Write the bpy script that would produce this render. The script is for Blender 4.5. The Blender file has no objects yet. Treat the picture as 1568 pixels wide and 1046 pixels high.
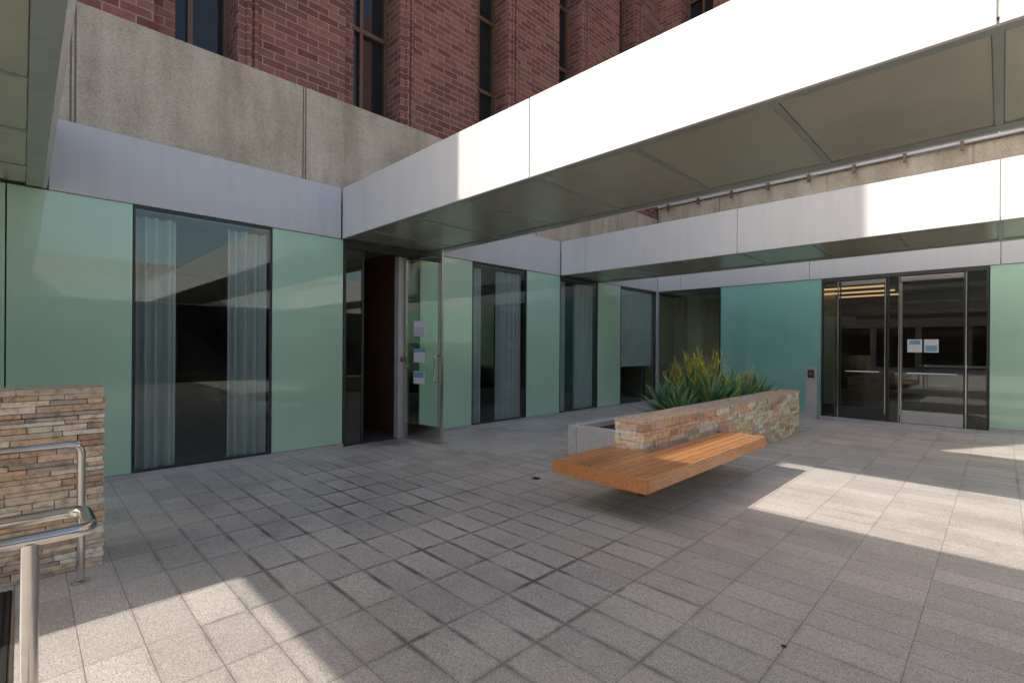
import bpy, math, random
from mathutils import Vector, Matrix
random.seed(7)
S=bpy.context.scene
S.view_settings.view_transform='Standard'
S.view_settings.look='None'
S.view_settings.exposure=0

# ---------------------------------------------------------------- materials
def newmat(name):
    m=bpy.data.materials.new(name); m.use_nodes=True
    nt=m.node_tree; b=nt.nodes['Principled BSDF']
    return m,nt,b
def N(nt,t,**kw):
    n=nt.nodes.new(t)
    for k,v in kw.items():
        if k in n.inputs: n.inputs[k].default_value=v
        else: setattr(n,k,v)
    return n
def L(nt,a,b): nt.links.new(a,b)
def rgb(c): return (c[0],c[1],c[2],1)
def ramp(nt,fac,stops):
    r=nt.nodes.new('ShaderNodeValToRGB')
    e=r.color_ramp.elements
    e[0].position=stops[0][0]; e[0].color=rgb(stops[0][1])
    e[1].position=stops[-1][0]; e[1].color=rgb(stops[-1][1])
    for p,c in stops[1:-1]:
        x=e.new(p); x.color=rgb(c)
    L(nt,fac,r.inputs[0]); return r.outputs[0]
def mixc(nt,mode,fac,a,b):
    m=nt.nodes.new('ShaderNodeMix'); m.data_type='RGBA'; m.blend_type=mode
    for idx,v in ((0,fac),(6,a),(7,b)):
        if hasattr(v,'is_linked') or hasattr(v,'links'): L(nt,v,m.inputs[idx])
        elif isinstance(v,(int,float)): m.inputs[idx].default_value=v
        else: m.inputs[idx].default_value=rgb(v)
    return m.outputs[2]
def math_(nt,op,a,b=None,c=None,clamp=False):
    n=nt.nodes.new('ShaderNodeMath'); n.operation=op; n.use_clamp=clamp
    for i,v in enumerate((a,b,c)):
        if v is None: continue
        if isinstance(v,(int,float)): n.inputs[i].default_value=v
        else: L(nt,v,n.inputs[i])
    return n.outputs[0]
def noise(nt,vec,scale,detail=4,rough=.6):
    n=N(nt,'ShaderNodeTexNoise'); n.inputs['Scale'].default_value=scale
    n.inputs['Detail'].default_value=detail; n.inputs['Roughness'].default_value=rough
    if vec is not None: L(nt,vec,n.inputs['Vector'])
    return n.outputs['Fac']
def pos(nt): return N(nt,'ShaderNodeNewGeometry').outputs['Position']
def uvm(nt): return N(nt,'ShaderNodeUVMap').outputs['UV']
def bump(nt,b,h,strength=.3,dist=.01):
    n=N(nt,'ShaderNodeBump'); n.inputs['Strength'].default_value=strength; n.inputs['Distance'].default_value=dist
    L(nt,h,n.inputs['Height']); L(nt,n.outputs[0],b.inputs['Normal'])
def mapping(nt,v,scale=(1,1,1),loc=(0,0,0)):
    m=N(nt,'ShaderNodeMapping'); m.inputs['Scale'].default_value=scale; m.inputs['Location'].default_value=loc
    L(nt,v,m.inputs['Vector']); return m.outputs[0]
def simple(name,col,rough=.5,metal=0,var=.12,nscale=3,bumpk=0):
    m,nt,b=newmat(name); p=pos(nt)
    n=noise(nt,p,nscale,5)
    lo=[c*(1-var) for c in col]; hi=[min(1,c*(1+var)) for c in col]
    L(nt,ramp(nt,n,[(.3,lo),(.7,hi)]),b.inputs['Base Color'])
    b.inputs['Roughness'].default_value=rough; b.inputs['Metallic'].default_value=metal
    if bumpk: bump(nt,b,noise(nt,p,60,3),bumpk,.003)
    return m

def mat_brick():
    m,nt,b=newmat('red_brick'); uv=uvm(nt); p=pos(nt)
    br=N(nt,'ShaderNodeTexBrick'); L(nt,uv,br.inputs['Vector'])
    br.inputs['Scale'].default_value=1; br.inputs['Brick Width'].default_value=.30; br.inputs['Row Height'].default_value=.105
    br.inputs['Mortar Size'].default_value=.008; br.inputs['Mortar Smooth'].default_value=.2
    br.inputs['Color1'].default_value=rgb((.22,.075,.058)); br.inputs['Color2'].default_value=rgb((.42,.175,.13))
    br.inputs['Mortar'].default_value=rgb((.42,.33,.28)); br.inputs['Bias'].default_value=-.1
    c=mixc(nt,'MULTIPLY',.6,br.outputs['Color'],ramp(nt,noise(nt,p,9,6),[(.25,(.45,.42,.4)),(.75,(1,1,1))]))
    L(nt,c,b.inputs['Base Color']); b.inputs['Roughness'].default_value=.88
    h=N(nt,'ShaderNodeMath',operation='SUBTRACT'); L(nt,noise(nt,p,40),h.inputs[0]); L(nt,br.outputs['Fac'],h.inputs[1])
    bump(nt,b,h.outputs[0],.7,.012)
    return m
def mat_concrete():
    m,nt,b=newmat('aggregate_concrete'); p=pos(nt)
    base=ramp(nt,noise(nt,p,1.1,6,.65),[(.3,(.51,.43,.33)),(.5,(.64,.55,.43)),(.72,(.74,.65,.52))])
    v=N(nt,'ShaderNodeTexVoronoi'); v.inputs['Scale'].default_value=75; L(nt,p,v.inputs['Vector'])
    sp=ramp(nt,v.outputs['Color'],[(.1,(.6,.58,.56)),(.5,(.92,.92,.92)),(.9,(1.0,1.0,1.0))])
    c=mixc(nt,'MULTIPLY',.7,base,sp)
    st=noise(nt,mapping(nt,p,(1.5,1.5,.25)),2.2,5)
    c=mixc(nt,'MULTIPLY',.8,c,ramp(nt,st,[(.35,(.68,.66,.63)),(.6,(1,1,1))]))
    L(nt,c,b.inputs['Base Color']); b.inputs['Roughness'].default_value=.92
    bump(nt,b,v.outputs['Distance'],.45,.006); return m
def mat_paving():
    m,nt,b=newmat('granite_paving'); p=pos(nt); uv=mapping(nt,p,(1,1,1),(3.465+9,-.444+.235*40,0))
    def brick(ms,sm):
        br=N(nt,'ShaderNodeTexBrick'); br.offset=0; br.squash=1; L(nt,uv,br.inputs['Vector'])
        br.inputs['Scale'].default_value=1; br.inputs['Brick Width'].default_value=.45; br.inputs['Row Height'].default_value=.235
        br.inputs['Mortar Size'].default_value=ms; br.inputs['Mortar Smooth'].default_value=sm; return br
    b1=brick(.0022,.1)
    b1.inputs['Color1'].default_value=rgb((.70,.655,.615)); b1.inputs['Color2'].default_value=rgb((.86,.80,.75)); b1.inputs['Mortar'].default_value=rgb((.34,.31,.285))
    b2=brick(.030,1)
    s1=noise(nt,p,120,2,.7); s2=noise(nt,p,36,3,.7)
    c=mixc(nt,'MULTIPLY',1,b1.outputs['Color'],ramp(nt,s1,[(.36,(.52,.52,.52)),(.5,(.96,.96,.96)),(.66,(1.15,1.13,1.1))]))
    c=mixc(nt,'MULTIPLY',.7,c,ramp(nt,s2,[(.35,(.74,.74,.74)),(.6,(1.05,1.05,1.04))]))
    pt=noise(nt,mapping(nt,p,(1,1,1),(3.1,7.7,0)),.55,3); pf=ramp(nt,pt,[(.46,(0,0,0)),(.64,(.7,.7,.7))])
    ln=nt.nodes.new('ShaderNodeVectorMath'); ln.operation='DISTANCE'; L(nt,mapping(nt,p,(.55,1,1)),ln.inputs[0]); ln.inputs[1].default_value=(-1.9,2.2,0)
    dn=math_(nt,'DIVIDE',ln.outputs['Value'],2.1)
    near=ramp(nt,dn,[(.4,(1,1,1)),(1,(0,0,0))])
    pf2=math_(nt,'MAXIMUM',pf,near)
    d=math_(nt,'MULTIPLY',b2.outputs['Fac'],pf2)
    d2=math_(nt,'MULTIPLY',d,ramp(nt,noise(nt,p,3,5),[(.4,(.06,.06,.06)),(.6,(.95,.95,.95))]))
    c=mixc(nt,'MIX',d2,c,(.18,.16,.145))
    # walked-in dirt in front of the entrance
    l2=nt.nodes.new('ShaderNodeVectorMath'); l2.operation='DISTANCE'; L(nt,p,l2.inputs[0]); l2.inputs[1].default_value=(-6.75,4.0,0)
    q=math_(nt,'ADD',l2.outputs['Value'],math_(nt,'MULTIPLY',noise(nt,p,3,5),.9))
    c=mixc(nt,'MULTIPLY',.8,c,ramp(nt,q,[(.6,(.4,.39,.38)),(.95,(1,1,1))]))
    # overall soiling: heavier in the middle of the court
    so_=mixc(nt,'MULTIPLY',1,ramp(nt,noise(nt,mapping(nt,p,(1,1,1),(5,2,0)),.9,6,.7),[(.34,(.68,.66,.65)),(.5,(.93,.92,.91)),(.66,(1.04,1.03,1.02))]),ramp(nt,math_(nt,'DIVIDE',ln.outputs['Value'],4.0),[(.2,(.80,.79,.78)),(1,(1,1,1))]))
    c=mixc(nt,'MULTIPLY',.75,c,so_)
    v=N(nt,'ShaderNodeTexVoronoi'); v.inputs['Scale'].default_value=2.2; L(nt,p,v.inputs['Vector'])
    c=mixc(nt,'MULTIPLY',.5,c,ramp(nt,v.outputs['Distance'],[(.02,(.35,.33,.32)),(.045,(1,1,1))]))
    L(nt,c,b.inputs['Base Color'])
    L(nt,ramp(nt,noise(nt,p,2.5,4),[(.3,(.38,)*3),(.7,(.62,)*3)]),b.inputs['Roughness'])
    h=N(nt,'ShaderNodeMath',operation='SUBTRACT'); L(nt,s2,h.inputs[0]); L(nt,b1.outputs['Fac'],h.inputs[1])
    bump(nt,b,h.outputs[0],.3,.003); return m
def mat_vcol(name,rough,nscale=30,var=.3,b_=.5,stretch=(1,1,1)):
    m,nt,b=newmat(name); p=pos(nt)
    a=N(nt,'ShaderNodeVertexColor'); a.layer_name='Col'
    n=noise(nt,mapping(nt,p,stretch),nscale,6,.65)
    c=mixc(nt,'MULTIPLY',1,a.outputs[0],ramp(nt,n,[(.28,(1-var*1.6,)*3),(.5,(1,1,1)),(.75,(1+var*.6,)*3)]))
    L(nt,c,b.inputs['Base Color']); b.inputs['Roughness'].default_value=rough
    if b_: bump(nt,b,n,b_,.006)
    return m
def mat_teal(name,col,rough=.28):
    m,nt,b=newmat(name); p=pos(nt)
    n=noise(nt,p,.7,3)
    L(nt,ramp(nt,n,[(.3,[c*.92 for c in col]),(.7,[c*1.06 for c in col])]),b.inputs['Base Color'])
    b.inputs['Roughness'].default_value=rough; b.inputs['Coat Weight'].default_value=1; b.inputs['Coat Roughness'].default_value=.01; b.inputs['Coat IOR'].default_value=1.65
    return m
def mat_glass(name,tint,f0=.055):
    m=bpy.data.materials.new(name); m.use_nodes=True; nt=m.node_tree; nt.nodes.clear()
    o=N(nt,'ShaderNodeOutputMaterial'); t=N(nt,'ShaderNodeBsdfTransparent'); t.inputs[0].default_value=rgb(tint)
    g=N(nt,'ShaderNodeBsdfGlossy'); g.inputs['Roughness'].default_value=.0; g.inputs['Color'].default_value=rgb((.9,.97,.94))
    ge=N(nt,'ShaderNodeNewGeometry'); dt=nt.nodes.new('ShaderNodeVectorMath'); dt.operation='DOT_PRODUCT'
    L(nt,ge.outputs['Incoming'],dt.inputs[0]); L(nt,ge.outputs['Normal'],dt.inputs[1])
    a=math_(nt,'ABSOLUTE',dt.outputs['Value']); a=math_(nt,'SUBTRACT',1,a); a=math_(nt,'POWER',a,5); a=math_(nt,'MULTIPLY_ADD',a,1-f0,f0,True)
    x=N(nt,'ShaderNodeMixShader'); L(nt,a,x.inputs[0]); L(nt,t.outputs[0],x.inputs[1]); L(nt,g.outputs[0],x.inputs[2])
    L(nt,x.outputs[0],o.inputs[0]); return m
def mat_white():
    m,nt,b=newmat('white_metal_panel'); p=pos(nt)
    n=noise(nt,mapping(nt,p,(4,4,.35)),2,5)
    c=mixc(nt,'MULTIPLY',1,ramp(nt,n,[(.3,(.575,.58,.585)),(.6,(.615,.615,.62))]),ramp(nt,noise(nt,p,.5,2),[(.3,(.94,.94,.95)),(.7,(1,1,1))]))
    L(nt,c,b.inputs['Base Color']); b.inputs['Roughness'].default_value=.42; return m
def mat_soffit():
    m,nt,b=newmat('soffit_metal'); p=pos(nt)
    c=mixc(nt,'MIX',ramp(nt,noise(nt,p,.6,4),[(.35,(0,0,0)),(.65,(1,1,1))]),(.36,.365,.30),(.48,.45,.35))
    L(nt,c,b.inputs['Base Color']); b.inputs['Metallic'].default_value=.3; b.inputs['Roughness'].default_value=.25
    return m
def mat_emit(name,col,st):
    m,nt,b=newmat(name); b.inputs['Emission Color'].default_value=rgb(col); b.inputs['Emission Strength'].default_value=st; b.inputs['Base Color'].default_value=rgb(col); return m

M=dict(brick=mat_brick(),conc=mat_concrete(),pave=mat_paving(),white=mat_white(),soffit=mat_soffit(),
 soffit_dark=simple('soffit_frame',(.31,.335,.30),.3,.3),
 teal=mat_teal('teal_glass',(.46,.72,.54)),teal2=mat_teal('teal_glass_deep',(.25,.56,.49),.35),
 glass=mat_glass('window_glass',(.90,.95,.93)),upglass=simple('dark_window_glass',(.02,.022,.025),.03,0),
 bronze=simple('bronze_frame',(.16,.095,.055),.45,.2),frame=simple('dark_frame',(.05,.052,.052),.4,.3),
 alu=simple('aluminium',(.5,.5,.5),.38,.15),steel=simple('brushed_steel',(.62,.6,.57),.22,1,.06,20),
 stone=mat_vcol('ledger_stone',.85,22,.35,.7),wood=mat_vcol('ipe_wood',.3,14,.4,.15,(9,.6,9)),
 granite=simple('granite_block',(.62,.61,.61),.7,0,.18,40,.3),soil=simple('soil',(.06,.045,.03),.95),
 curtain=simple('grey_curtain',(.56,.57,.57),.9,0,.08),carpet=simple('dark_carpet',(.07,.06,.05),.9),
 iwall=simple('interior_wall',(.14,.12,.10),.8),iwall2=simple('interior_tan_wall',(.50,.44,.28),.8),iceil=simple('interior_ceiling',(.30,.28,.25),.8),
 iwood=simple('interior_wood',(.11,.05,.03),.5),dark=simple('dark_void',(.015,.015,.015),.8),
 ground=simple('ground_concrete',(.42,.40,.37),.9,0,.15,2),roof=simple('roof_gravel',(.5,.49,.47),.9),
 leaf=mat_vcol('agave_leaf',.5,8,.25,0),yleaf=mat_vcol('shrub_leaf',.55,8,.2,0),
 paper=simple('paper',(.75,.78,.8),.5,0,.03),pblue=simple('notice_blue',(.2,.42,.55),.5),pviolet=simple('notice_violet',(.62,.58,.75),.5),
 red=simple('red_plastic',(.3,.03,.03),.4),warm=mat_emit('warm_lamp',(1,.62,.3),.7),grate=simple('drain_grate',(.05,.05,.05),.5,.6))

# ---------------------------------------------------------------- mesh helpers
class MB:
    def __init__(s): s.v=[];s.f=[];s.uv=[];s.m=[];s.c=[];s.mats=[]
    def mi(s,mat):
        if mat not in s.mats: s.mats.append(mat)
        return s.mats.index(mat)
    def box(s,x0,x1,y0,y1,z0,z1,mat,col=(1,1,1),jit=0):
        if x1<x0:x0,x1=x1,x0
        if y1<y0:y0,y1=y1,y0
        b=len(s.v)
        P=[(x,y,z) for z in(z0,z1) for y in(y0,y1) for x in(x0,x1)]
        if jit: P=[tuple(c+random.uniform(-jit,jit) for c in p) for p in P]
        s.v+=P; k=s.mi(mat)
        for f,ax in (((0,2,3,1),'z'),((4,5,7,6),'z'),((0,1,5,4),'y'),((2,6,7,3),'y'),((0,4,6,2),'x'),((1,3,7,5),'x')):
            s.f.append([b+i for i in f]); s.m.append(k); s.c.append(col)
            for i in f:
                x,y,z=P[i]
                s.uv.append((y,z) if ax=='x' else (x,z) if ax=='y' else (x,y))
    def poly(s,pts,mat,col=(1,1,1)):
        b=len(s.v); s.v+=[tuple(p) for p in pts]; s.f.append(list(range(b,b+len(pts)))); s.m.append(s.mi(mat)); s.c.append(col)
        s.uv+=[(p[0],p[1]) for p in pts]
    def make(s,name,parent=None,bevel=0,smooth=False):
        me=bpy.data.meshes.new(name); me.from_pydata(s.v,[],s.f)
        uv=me.uv_layers.new(name='UVMap'); 
        for i,u in enumerate(s.uv): uv.data[i].uv=u
        ca=me.color_attributes.new(name='Col',type='FLOAT_COLOR',domain='CORNER')
        i=0
        for fi,f in enumerate(s.f):
            for _ in f: ca.data[i].color=(*s.c[fi],1); i+=1
        for mt in s.mats: me.materials.append(M[mt])
        for p,k in zip(me.polygons,s.m): p.material_index=k; p.use_smooth=smooth
        me.update()
        o=bpy.data.objects.new(name,me); S.collection.objects.link(o)
        if parent: o.parent=parent
        if bevel:
            bv=o.modifiers.new('bevel','BEVEL'); bv.width=bevel; bv.segments=2; bv.limit_method='ANGLE'
        return o
def empty(name):
    o=bpy.data.objects.new(name,None); S.collection.objects.link(o); return o
def tube(name,pts,r,parent,mat='steel',cyc=False):
    cu=bpy.data.curves.new(name,'CURVE'); cu.dimensions='3D'; cu.bevel_depth=r; cu.bevel_resolution=5; cu.use_fill_caps=True
    sp=cu.splines.new('POLY'); sp.points.add(len(pts)-1)
    for i,p in enumerate(pts): sp.points[i].co=(*p,1)
    sp.use_smooth=True
    cu.materials.append(M[mat]); o=bpy.data.objects.new(name,cu); S.collection.objects.link(o); o.parent=parent; return o
def fillet(pts,r,n=6):
    out=[pts[0]]
    for i in range(1,len(pts)-1):
        p=Vector(pts[i]); a=(Vector(pts[i-1])-p).normalized(); b=(Vector(pts[i+1])-p).normalized()
        A=p+a*r;B=p+b*r
        for k in range(n+1):
            t=k/n; out.append(tuple((1-t)**2*A+2*t*(1-t)*p+t*t*B))
    out.append(pts[-1]); return out

GX=-6.9; GY=12.7; ZT=3.07; FT=3.81
# ---------------------------------------------------------------- ground
g=MB(); g.poly([(-400,-400,-.012),(400,-400,-.012),(400,400,-.012),(-400,400,-.012)],'ground'); g.make('ground')
g=MB(); g.poly([(GX-.02,-14,0),(11,-14,0),(11,GY+.02,0),(GX-.02,GY+.02,0)],'pave'); g.make('paving')
g=MB()
g.box(-4.25,-1.0,-.16,-.15,-.01,.004,'steel'); g.box(-4.25,-1.0,-.035,-.025,-.01,.004,'steel')
g.box(-4.25,-1.0,-.15,-.035,-.01,.0015,'dark')
for i in range(4): g.box(-4.25,-1.0,-.142+i*.028,-.128+i*.028,-.01,.005,'grate')
g.make('trench_drain')
def disc(name,x,y,r,mat):
    m=MB(); m.poly([(x+r*math.cos(a*math.pi/10),y+r*math.sin(a*math.pi/10),.004) for a in range(20)],mat); return m.make(name)
disc('floor_drain',-.77,2.72,.014,'frame'); disc('floor_drain',-3.75,4.15,.05,'grate')

# ---------------------------------------------------------------- building
B=empty('brick_office_building')
seamY=[.367+2.43*i for i in range(-4,6)]
fa=MB()
for a,b in ((-8,-2.9),(.18,3.31),(5.01,8.36),(10.06,GY-.03)):
    ys=[a]+[y for y in (-6.2,) if a<y<b]+[b]
    for i in range(len(ys)-1): fa.box(GX-.3,GX+.03,ys[i]+.004,ys[i+1]-.004,ZT,FT,'white')
fx=[GX+.035]+[-6.2,-3.11,-.02,3.07,6.16]+[8.5]
for i in range(len(fx)-1): fa.box(fx[i]+.004,fx[i+1]-.004,GY-.03,GY+.3,ZT,FT,'white')
fa.make('white_fascia',B,.004)
CB=5.13
c=MB()
ys=[-1.8]+[y for y in seamY if -1.6<y<12.8]+[12.9]
for i in range(len(ys)-1):
    c.box(GX-.7,GX-.05,ys[i]+.026,ys[i+1]-.026,FT-.2,CB,'conc')
for y in ys[1:-1]:
    c.box(GX-.7,GX-.085,y-.027,y+.027,FT-.2,CB-.003,'conc')
    c.box(GX-.2,GX-.055,y-.01,y+.01,FT-.2,CB-.006,'conc')
CB2=5.42
xs=[GX-.05,-5.2,-2.8,-.4,2,4.4,6.8,10]
for i in range(len(xs)-1): c.box(xs[i]+.012,xs[i+1]-.012,12.8,13.4,FT-.2,CB2,'conc')
c.box(GX-.05,10,12.83,13.38,FT-.2,CB2-.003,'conc')
c.make('concrete_band',B,.008)
sw=MB()
sw.box(-20,GX-.05,-4.6,-1.803,FT,7.25,'conc'); sw.box(-20,GX-.05,-16,-4.603,FT,5.06,'conc')
sw.box(-20,GX-.35,-16,-1.8,ZT,FT-.001,'conc')
sw.make('low_wing',B)
bk=MB(); wn=MB()
TOP=19
wins=[(1.07,1.95),(3.41,4.36),(5.97,6.83),(8.41,9.22),(10.82,11.62)]
edges=[-1.8]+[v for w in wins for v in w]+[12.9]
for i in range(0,len(edges),2):
    a,b=edges[i],edges[i+1]
    bk.box(-8.2,GX-.09,a,b,CB,TOP,'brick')
    for y in (a+.10,a+.19):
        bk.box(GX-.1,GX-.055,y,y+.05,CB+.002,TOP-.01,'brick')
for a,b in wins:
    X=-7.42
    bk.box(-8.2,-8.0,a,b,CB,TOP,'brick')
    wn.box(X-.06,X-.04,a,b,CB,TOP,'upglass')
    for y in (a,(a+b)/2-.03,b-.06): wn.box(X-.05,X+.02,y+.001,y+.059,CB+.001,TOP,'bronze')
    bk.box(-7.39,-7.2,a+.002,a+.24,CB+.002,TOP-.02,'brick')
    z=CB
    while z<TOP:
        wn.box(X-.05,X+.03,a+.002,b-.002,z+.001,z+.07,'bronze'); z+=1.45
bk.box(-20,-8.2,-1.8,30,CB-.2,TOP,'brick')
w2=[(-6.35,-5.45),(-3.9,-3.0),(-1.45,-.55),(1,1.9),(3.45,4.35),(5.9,6.8)]
e2=[GX-.09]+[v for w in w2 for v in w]+[10]
for i in range(0,len(e2),2): bk.box(e2[i]+.002,e2[i+1],12.9,14,CB2,TOP,'brick')
for a,b in w2:
    wn.box(a,b,13.4,13.42,CB2,TOP,'upglass')
    for x in (a,(a+b)/2-.03,b-.06): wn.box(x+.001,x+.059,13.34,13.39,CB2+.001,TOP,'bronze')
    z=CB2
    while z<TOP: wn.box(a+.002,b-.002,13.33,13.388,z+.001,z+.07,'bronze'); z+=1.45
bk.box(-8.2,10,14.01,24,ZT+.3,TOP,'brick')
bk.make('brick_walls',B); wn.make('upper_windows',B)
r=MB()
r.box(GX,10,12.70,12.79,CB2+.02,CB2+.10,'white'); r.box(GX,10,12.66,12.69,CB2+.16,CB2+.2,'bronze')
x=GX+.3
while x<10: r.box(x,x+.05,12.63,12.69,CB2-.12,CB2+.25,'bronze'); x+=.86
r.make('ledge_rail',B)

# ground floor glazing
gl=MB(); tp=MB(); fr=MB()
def teal_l(a,b,m='teal'): tp.box(GX-.03,GX,a+.006,b-.006,.055,ZT-.004,m)
def win_l(a,b):
    gl.box(GX-.02,GX-.008,a+.02,b-.02,.07,ZT-.03,'glass')
    fr.box(GX-.06,GX+.003,a,a+.018,.055,ZT-.004,'frame'); fr.box(GX-.06,GX+.003,b-.018,b,.055,ZT-.004,'frame')
    fr.box(GX-.06,GX+.002,a+.018,b-.018,ZT-.035,ZT-.004,'frame'); fr.box(GX-.06,GX+.002,a+.018,b-.018,.05,.075,'frame')
teal_l(-3,-.118);teal_l(-8,-3)
for a,b in ((-.118,.876),(2.357,3.358),(5.149,5.862),(7.317,8.388),(9.821,10.82)): teal_l(a,b)
for a,b in ((.876,2.357),(5.862,7.317),(8.388,9.821),(10.82,12.62)): win_l(a,b)
fr.box(GX-.05,GX+.03,-8,3.358,.0,.05,'alu'); fr.box(GX-.05,GX+.03,5.149,GY,.0,.05,'alu')
fr.box(GX-.05,GX+.045,12.62,12.74,0.051,ZT-.002,'alu')
def teal_b(a,b,m): tp.box(a+.006,b-.006,GY,GY+.03,.055,ZT-.004,m)
gl.box(GX+.1,-5.15,GY+.008,GY+.02,.07,ZT-.03,'glass')
fr.box(-5.15,-5.122,GY-.004,GY+.06,.055,ZT-.004,'frame'); fr.box(GX+.05,-5.15,GY-.002,GY+.06,ZT-.035,ZT-.004,'frame')
teal_b(-5.12,-2.864,'teal2'); teal_b(-.163,1.9,'teal'); teal_b(1.9,4.2,'teal'); teal_b(4.2,8.5,'teal')
fr.box(GX+.046,-2.864,GY-.03,GY+.05,0,.05,'alu'); fr.box(-.163,8.5,GY-.03,GY+.05,0,.05,'alu')
tp.box(GX-.03,GX-.002,4.72,5.095,.02,ZT-.13,'teal')
tp.make('teal_glass_panels',B); gl.make('window_glass',B)
fr.box(GX-.05,GX+.01,3.36,3.40,0,ZT-.004,'frame')
fr.box(GX-.04,GX+.01,3.40,5.145,ZT-.12,ZT-.004,'frame')
fr.box(GX-.07,GX+.01,5.10,5.145,0,ZT-.13,'alu')
fr.box(GX-.12,GX,4.30,4.42,0.005,ZT-.13,'alu')
fr.box(GX-.03,GX+.005,3.66,3.69,0,ZT-.13,'frame')
for x in (-2.864,-1.68,-.20): fr.box(x,x+.03,GY-.02,GY+.06,0,ZT-.08,'frame')
for x in (-2.56,-1.50,-.49): fr.box(x,x+.02,GY-.01,GY+.05,0,ZT-.08,'steel')
fr.box(-2.864,-.163,GY-.022,GY+.06,ZT-.08,ZT-.004,'frame')
fr.make('frames',B)
g2=MB()
g2.box(GX-.02,GX-.008,3.40,3.66,.03,ZT-.13,'glass'); g2.box(GX-.02,GX-.008,4.43,4.71,.03,ZT-.13,'glass')
for a,b in ((-2.83,-2.56),(-1.645,-1.50),(-.455,-.20)): g2.box(a,b,GY+.01,GY+.022,.02,ZT-.08,'glass')
g2.make('sidelight_glass',B)
a=MB(); a.box(GX+.001,GX+.02,4.34,4.38,1.24,1.32,'red'); a.make('alarm_switch',B,.005)

def door_leaf(name,origin,ang,w,h,kick='steel',notices=(),pull='bar',stile='steel',sw=.035):
    P=empty(name)
    m=MB()
    m.box(0,sw,-.022,.022,.01,h,stile); m.box(w-sw,w,-.022,.022,.01,h,stile)
    m.box(sw,w-sw,-.021,.021,.01,.26,kick); m.box(sw,w-sw,-.021,.021,h-.09,h,'steel')
    m.make('leaf_frame',P,.003)
    m=MB(); m.box(sw,w-sw,-.006,.006,.26,h-.09,'glass'); m.make('leaf_glass',P)
    for s in(-1,1):
        if pull=='bar': 
            tube('push_bar',fillet([(.1,s*.022,1.02),(.1,s*.075,1.02),(w-.12,s*.075,1.02),(w-.12,s*.022,1.02)],.02),.013,P)
        tube('pull_handle',[(w-.025,s*.06,.15),(w-.025,s*.06,2.85)] if pull=='bar' else fillet([(w-.08,s*.022,.95),(w-.08,s*.08,.95),(w-.08,s*.08,1.35),(w-.08,s*.022,1.35)],.02),.016,P)
    m=MB()
    for (x0,x1,z0,z1,mt) in notices:
        d=.0085 if mt=='paper' else .0095
        m.box(x0,x1,-d,d,z0,z1,mt)
    if notices: m.make('notices',P)
    P.location=origin; P.rotation_euler=(0,0,ang); return P
door_leaf('open_glass_door',(GX+.02,4.425,0),math.radians(9),.83,2.98,notices=((.2,.44,1.66,1.9,'paper'),(.21,.43,1.67,1.8,'pviolet'),(.2,.44,1.24,1.40,'paper'),(.2,.44,1.405,1.46,'pblue'),(.2,.44,.9,1.10,'paper'),(.21,.43,1.0,1.09,'pblue')),pull='h',sw=.028)
door_leaf('glass_door',(-2.52,GY+.02,0),0,.83,2.97,stile='frame',kick='frame',sw=.02)
door_leaf('glass_door',(-.495,GY-.0,0),math.radians(180),.99,2.97,kick='alu',stile='frame',sw=.02,notices=((.38,.60,1.44,1.70,'paper'),(.63,.86,1.44,1.70,'paper'),(.40,.58,1.46,1.58,'pblue'),(.66,.83,1.6,1.68,'pblue')))

# --- interiors
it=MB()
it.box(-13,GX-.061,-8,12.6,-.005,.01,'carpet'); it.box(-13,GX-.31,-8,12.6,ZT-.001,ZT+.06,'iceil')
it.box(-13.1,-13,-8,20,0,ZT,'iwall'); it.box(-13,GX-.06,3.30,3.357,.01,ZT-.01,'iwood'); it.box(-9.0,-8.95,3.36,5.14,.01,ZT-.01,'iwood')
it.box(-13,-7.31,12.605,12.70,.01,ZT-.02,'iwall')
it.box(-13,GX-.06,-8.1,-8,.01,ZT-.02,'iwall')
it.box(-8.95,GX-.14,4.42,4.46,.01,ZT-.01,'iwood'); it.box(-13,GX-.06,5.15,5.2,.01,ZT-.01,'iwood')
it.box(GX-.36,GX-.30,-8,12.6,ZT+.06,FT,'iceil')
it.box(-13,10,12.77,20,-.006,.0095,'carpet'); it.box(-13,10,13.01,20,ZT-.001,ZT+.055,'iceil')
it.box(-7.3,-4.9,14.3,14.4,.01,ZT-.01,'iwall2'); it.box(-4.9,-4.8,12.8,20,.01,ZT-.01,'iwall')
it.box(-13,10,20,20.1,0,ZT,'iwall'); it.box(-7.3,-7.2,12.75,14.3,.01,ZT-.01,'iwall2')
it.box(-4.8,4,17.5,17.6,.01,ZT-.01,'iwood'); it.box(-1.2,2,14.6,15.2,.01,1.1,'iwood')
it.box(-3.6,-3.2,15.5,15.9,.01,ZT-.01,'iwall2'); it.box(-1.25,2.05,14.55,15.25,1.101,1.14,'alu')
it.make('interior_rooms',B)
lm=MB()
for y in (14.2,15.4,16.6): lm.box(-3.6,-1.9,y,y+.06,2.96,3.0,'warm')
lm.make('interior_ceiling_lights',B)

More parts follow.
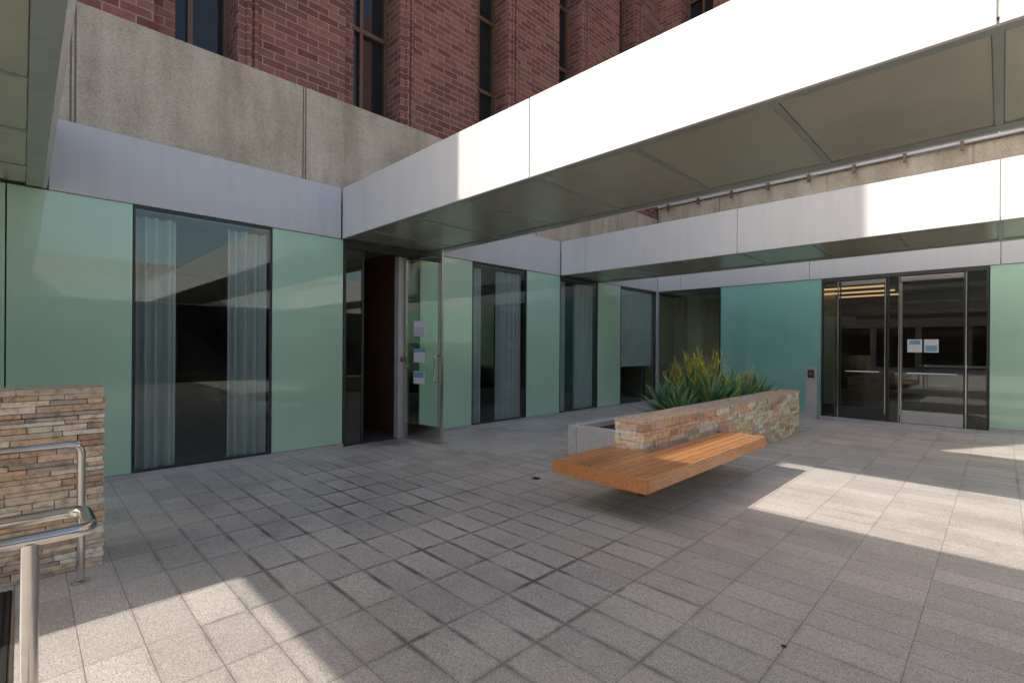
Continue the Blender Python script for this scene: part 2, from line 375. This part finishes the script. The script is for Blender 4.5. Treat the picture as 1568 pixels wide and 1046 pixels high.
def curtain(y0,y1,x=-7.08,n=6):
    m=MB(); steps=int((y1-y0)/.008); pts=[]
    ph=random.random()*6
    for i in range(steps+1):
        y=y0+(y1-y0)*i/steps
        xx=x+.05*math.sin((y-y0)*2*math.pi/.11+ph+1.2*math.sin((y-y0)*9))+.02*math.sin(y*31)
        pts.append((xx,y))
    for i in range(steps):
        (xa,ya),(xb,yb)=pts[i],pts[i+1]
        m.poly([(xa,ya,.05),(xb,yb,.05),(xb,yb,2.98),(xa,ya,2.98)],'curtain')
    m.make('curtain',B,smooth=False)
curtain(.92,1.32); curtain(1.86,2.33); curtain(5.9,6.2); curtain(6.6,7.28); curtain(8.42,8.8); curtain(9.1,9.8)
bl=MB(); bl.box(-7.0,-6.99,10.9,12.55,1.0,3.0,'curtain'); bl.make('window_blind',B)

# ---------------------------------------------------------------- canopies
def canopy(y0,y1,x1=8.5):
    P=empty('canopy')
    x0=GX+.036
    m=MB(); seams=[x0,-6.2,-3.11,-.02,3.07,6.16,x1]
    for i in range(len(seams)-1):
        a,b=seams[i]+.005,seams[i+1]-.005
        m.box(a,b,y0,y0+.03,ZT,FT,'white'); m.box(a,b,y1-.03,y1,ZT,FT,'white')
    m.make('fascia_panels',P,.003)
    m=MB(); m.box(x0+.002,x1-.01,y0+.012,y1-.012,ZT+.04,FT-.02,'soffit_dark'); m.make('core',P)
    m=MB()
    m.box(x0+.005,x1-.01,y0+.031,y0+.11,ZT+.004,ZT+.038,'soffit_dark'); m.box(x0+.005,x1-.01,y1-.15,y1-.031,ZT+.004,ZT+.038,'soffit_dark')
    k=[x0]+[-6.2+1.03*i for i in range(0,15) if -6.2+1.03*i<x1-.1]+[x1-.02]
    for i in range(len(k)-1):
        m.box(k[i]+.026,k[i+1]-.026,y0+.116,y1-.156,ZT+.018,ZT+.038,'soffit')
        if i: m.box(k[i]-.022,k[i]+.022,y0+.111,y1-.151,ZT+.008,ZT+.037,'soffit_dark')
    m.make('soffit',P)
    m=MB(); m.box(x0+.01,x1-.015,y0+.031,y1-.031,FT-.019,FT-.01,'roof'); m.make('roof_sheet',P)
    return P
canopy(3.32,5.0); canopy(8.37,10.05); canopy(-2.77,.17)

# ---------------------------------------------------------------- unseen surrounding buildings (reflected in the glass)
O=empty('unseen_office_building')
m=MB()
m.box(8.6,20,-14,24,FT,FT+.7,'conc')
m.box(8.51,8.9,-14,GY-.04,ZT,FT-.002,'white'); m.box(9.0,9.1,-14,GY,0.01,ZT,'upglass')
for y in range(-14,13,3): m.box(8.9,9.0,y,y+.3,.01,ZT-.01,'frame')
m.make('facade',O)
O=empty('unseen_office_building')  # added out of view, blocks the low southern sky in glass reflections
m=MB()
m.box(-30,25,-34,-26,3.4,9,'brick'); m.box(-29.5,24.5,-34,-26.4,0,3.39,'upglass'); m.box(-30,25,-26,-25.8,3.3,4.0,'conc')
for i in range(18): m.box(-29+i*3,-28.6+i*3,-26.38,-26.0,0,3.29,'conc'); m.box(-28+i*3,-27+i*3,-25.99,-25.9,4.6,8,'upglass')
m.make('facade',O)

# ---------------------------------------------------------------- stone walls
PAL=[(.68,.52,.37),(.74,.60,.45),(.60,.44,.31),(.78,.67,.53),(.68,.45,.28),(.54,.44,.36),(.80,.72,.60),(.64,.53,.42),(.72,.52,.33),(.48,.34,.24)]
def scol(k=1.0):
    c=random.choice(PAL); f=random.uniform(.82,1.12)*k; return tuple(min(x*f,.88) for x in c)
def stone_wall(name,x0,x1,y0,y1,H,rh,cap=.035,k=1.0,lens=(.12,.42)):
    m=MB(); d=.07
    m.box(x0+.03,x1-.03,y0+.03,y1-.03,0,H-cap-.003,'dark')
    z=0; Ht=H-cap
    rows=[]
    while z<Ht-.002:
        h=min(random.uniform(*rh),Ht-z)
        if Ht-z-h<rh[0]*.6: h=Ht-z
        rows.append((z,h)); z+=h
    for ri,(z,h) in enumerate(rows):
        for side in (0,1):
            y=y0+random.uniform(-.006,.006)
            while y<y1-.01:
                l=random.uniform(*lens)
                if y+l>y1-.07: l=y1-y+random.uniform(-.008,.008)
                p=random.uniform(-.008,.014)
                hh=h
                if side==0: m.box(x1-d,x1+p,y+.0015,y+l-.0015,z+.0015,z+hh-.0015,'stone',scol(k),.0018)
                else: m.box(x0-p,x0+d,y+.0015,y+l-.0015,z+.0015,z+hh-.0015,'stone',scol(k),.0018)
                y+=l
        for side in(0,1):
            x=x0+d
            while x<x1-d-.01:
                l=random.uniform(.1,.3)
                if x+l>x1-d-.05: l=x1-d-x
                p=random.uniform(-.006,.012)
                if side==0: m.box(x+.0015,x+l-.0015,y0-p,y0+d,z+.0015,z+h-.0015,'stone',scol(k),.0018)
                else: m.box(x+.0015,x+l-.0015,y1-d,y1+p,z+.0015,z+h-.0015,'stone',scol(k),.0018)
                x+=l
    y=y0-.005
    while y<y1-.01:
        l=random.uniform(.3,.55)
        if y+l>y1-.2: l=y1+.005-y
        m.box(x0-.01,x1+.012,y+.002,y+l-.002,H-cap,H,'stone',tuple(c*random.uniform(.85,1.0)*k for c in (.62,.46,.36)),.0015); y+=l
    return m.make(name,None,.003)
stone_wall('stone_wall',-4.70,-4.33,-2.6,.40,1.207,(.026,.05),k=1.08,lens=(.1,.36))
stone_wall('stone_planter_wall',-2.90,-2.57,4.46,9.87,.75,(.04,.07),k=1.25)
m=MB()
m.box(-4.31,-4.16,5.43,9.8,0,.41,'granite'); m.box(-4.155,-2.91,5.43,5.58,0,.41,'granite'); m.box(-4.155,-2.91,9.65,9.8,0,.41,'granite')
m.box(-4.155,-2.91,5.585,9.645,0,.34,'soil')
m.make('granite_planter',None,.006)

# ---------------------------------------------------------------- bench
bn=empty('wooden_bench')
m=MB()
def wcol():
    f=random.uniform(.7,1.1); return (.68*f,.31*f,.12*f)
zt=.45; zb=.325
n=10; wtot=.94; sw_=wtot/n
for i in range(n):
    a=-2.95+i*sw_*.985+.004; b=a+sw_*.985-.008
    yb=4.445 if a<-2.55 else 6.27
    m.box(a,b,3.552,yb,zt-.03,zt,'wood',wcol())
m.make('seat_slats',bn,.003)
m=MB()
m.box(-2.975,-1.995,3.52,3.549,zb,zt-.002,'wood',(.66,.28,.105)); m.box(-2.024,-1.995,3.551,6.30,zb,zt-.002,'wood',(.72,.32,.125))
m.box(-2.975,-2.949,3.551,4.445,zb,zt-.002,'wood',(.60,.25,.10)); m.box(-2.56,-2.026,6.273,6.30,zb,zt-.002,'wood',(.62,.26,.10))
m.make('edge_boards',bn,.004)
m=MB()
m.box(-2.93,-2.04,3.6,4.44,zb+.02,zt-.032,'frame'); m.box(-2.55,-2.04,4.442,6.25,zb+.02,zt-.032,'frame')
for x in (-2.84,-2.66): m.box(x,x+.05,3.9,4.47,.24,zb+.018,'frame')
for y in (4.6,5.2,5.8): m.box(-2.56,-2.2,y,y+.05,.24,zb+.018,'frame')
m.box(-2.15,-2.09,3.66,3.72,.26,zb+.018,'frame')
m.make('steel_brackets',bn)

# ---------------------------------------------------------------- plants
def blade(m,base,az,elev,length,width,droop,col,mat,seg=5):
    p=Vector(base); e=elev; prevL=prevR=None; prevC=None
    side=Vector((-math.sin(az),math.cos(az),0))
    for i in range(seg+1):
        t=i/seg; w=width*(1-t)**.6*(0.6+1.2*min(t*3,1)*.5) if t<1 else .001
        fw=Vector((math.cos(az)*math.cos(e),math.sin(az)*math.cos(e),math.sin(e)))
        up=side.cross(fw)*-1
        Lp=p+side*w+up*w*.35; Rp=p-side*w+up*w*.35; Cp=p.copy()
        if prevL is not None:
            m.poly([prevL,prevC,Cp,Lp],mat,col); m.poly([prevC,prevR,Rp,Cp],mat,col)
        prevL,prevR,prevC=Lp,Rp,Cp
        p=p+fw*(length/seg); e-=droop/seg
def agave(x,y,s,n=62):
    m=MB()
    for i in range(n):
        t=i/n; el=math.radians(82-72*t+random.uniform(-8,8)); az=i*2.399+random.uniform(-.2,.2)
        f=random.uniform(.7,1.3); c=(.15*f,.33*f,.17*f) if random.random()<.75 else (.34*f,.46*f,.13*f)
        blade(m,(x+.03*math.cos(az),y+.03*math.sin(az),.36+.1*(1-t)),az,el,s*random.uniform(.75,1.1),s*.068,random.uniform(.0,.35),c,'leaf')
    return m.make('agave_plant')
for x,y,s in ((-3.35,6.9,.5),(-3.75,7.3,.66),(-3.25,7.7,.76),(-3.75,8.2,.78),(-3.2,8.6,.70),(-3.6,9.2,.64),(-3.15,9.4,.64)): agave(x,y,s)
def shrub(x,y,R,H,n,leafcols):
    m=MB()
    for i in range(n):
        az=random.uniform(0,6.28); tilt=random.uniform(0,.65); h=H*random.uniform(.55,1.08)*(1-.35*tilt)
        bx=x+random.uniform(-.2,.2); by=y+random.uniform(-.2,.2)
        tip=Vector((bx+R*tilt*1.6*math.cos(az),by+R*tilt*1.6*math.sin(az),.36+h)); b0=Vector((bx,by,.36))
        pts=[b0.lerp(tip,k/4)+Vector((0,0,.05*math.sin(k/4*3.14)*tilt)) for k in range(5)]
        for k in range(4):
            w=.004; m.poly([pts[k]+Vector((w,-w,0)),pts[k]-Vector((w,-w,0)),pts[k+1]-Vector((w,-w,0)),pts[k+1]+Vector((w,-w,0))],'yleaf',(.2,.22,.08))
        nl=34
        for j in range(nl):
            t=.25+.75*j/nl; q=b0.lerp(tip,t)
            a2=random.uniform(0,6.28); f=random.uniform(.7,1.25)
            c=leafcols[0] if t>.72+random.uniform(-.15,.15) else leafcols[1]
            blade(m,q,a2,random.uniform(.5,1.35),random.uniform(.06,.14),.006,.2,tuple(v*f for v in c),'yleaf',2)
    return m.make('flowering_shrub')
shrub(-3.62,8.1,.5,1.2,64,((.78,.70,.06),(.34,.50,.10)))
shrub(-3.3,9.1,.42,.84,18,((.74,.50,.08),(.26,.44,.11)))

# ---------------------------------------------------------------- push-button bollard
P=empty('door_button_post')
m=MB(); m.box(-2.99,-2.77,11.92,12.07,0,1.1,'alu'); m.make('post_body',P,.006)
m=MB(); m.box(-2.94,-2.82,11.908,11.921,.88,1.05,'frame'); m.box(-2.91,-2.85,11.900,11.909,.93,1.0,'steel'); m.make('button_plate',P,.003)

# ---------------------------------------------------------------- handrails
P=empty('handrail')
X=-4.1
tube('rail',fillet([(X,.267,.02),(X,.267,.872),(X,-2.4,.872),(X,-2.4,.02)],.07),.021,P)
m=MB(); 
for y in(.267,): 
    n=16; top=[(X+.05*math.cos(a*2*math.pi/n),y+.05*math.sin(a*2*math.pi/n)) for a in range(n)]
    m.poly([(a,b,.012) for a,b in top],'steel')
    for i in range(n):
        (a,b),(c_,d_)=top[i],top[(i+1)%n]; m.poly([(a,b,0),(c_,d_,0),(c_,d_,.012),(a,b,.012)],'steel')
m.make('base_flange',P)
P=empty('handrail')
tube('rail',fillet([(-2.2,-1.6,.87),(-2.2,.17,.87),(-2.47,.17,.87),(-2.47,-1.6,.87)],.06),.021,P)
tube('post',[(-2.2,.02,0),(-2.2,.02,.86)],.023,P)
tube('post',[(-2.2,-1.3,0),(-2.2,-1.3,.86)],.023,P)
tube('post',[(-2.47,-1.3,0),(-2.47,-1.3,.86)],.023,P)

# ---------------------------------------------------------------- light
tosun=Vector((-.68,-1.228,1)).normalized()
sd=bpy.data.lights.new('sun','SUN'); sd.energy=4.6; sd.angle=math.radians(.5); sd.color=(1,.93,.83)
so=bpy.data.objects.new('sun',sd); S.collection.objects.link(so); so.rotation_euler=tosun.to_track_quat('Z','Y').to_euler(); so.location=(0,-20,30)
w=bpy.data.worlds.new('World'); S.world=w; w.use_nodes=True; nt=w.node_tree
sk=nt.nodes.new('ShaderNodeTexSky'); sk.sky_type='NISHITA'; sk.sun_disc=False
sk.sun_elevation=math.asin(tosun.z); sk.sun_rotation=math.atan2(tosun.x,tosun.y)%(2*math.pi)
sk.dust_density=3.0; sk.ozone_density=.6; sk.air_density=1.2
bg=nt.nodes['Background']; bg.inputs[1].default_value=.25; nt.links.new(sk.outputs[0],bg.inputs[0])

# ---------------------------------------------------------------- camera
cd=bpy.data.cameras.new('camera'); cd.sensor_width=36; cd.lens=17.22; cd.shift_y=.0051; cd.clip_end=2000; cd.clip_start=.05
co=bpy.data.objects.new('camera',cd); S.collection.objects.link(co)
co.matrix_world=Matrix.Translation((0,0,1.5))@Matrix.Rotation(math.radians(45),4,'Z')@Matrix.Rotation(math.radians(90),4,'X')@Matrix.Rotation(math.radians(.38),4,'Z')
S.camera=co
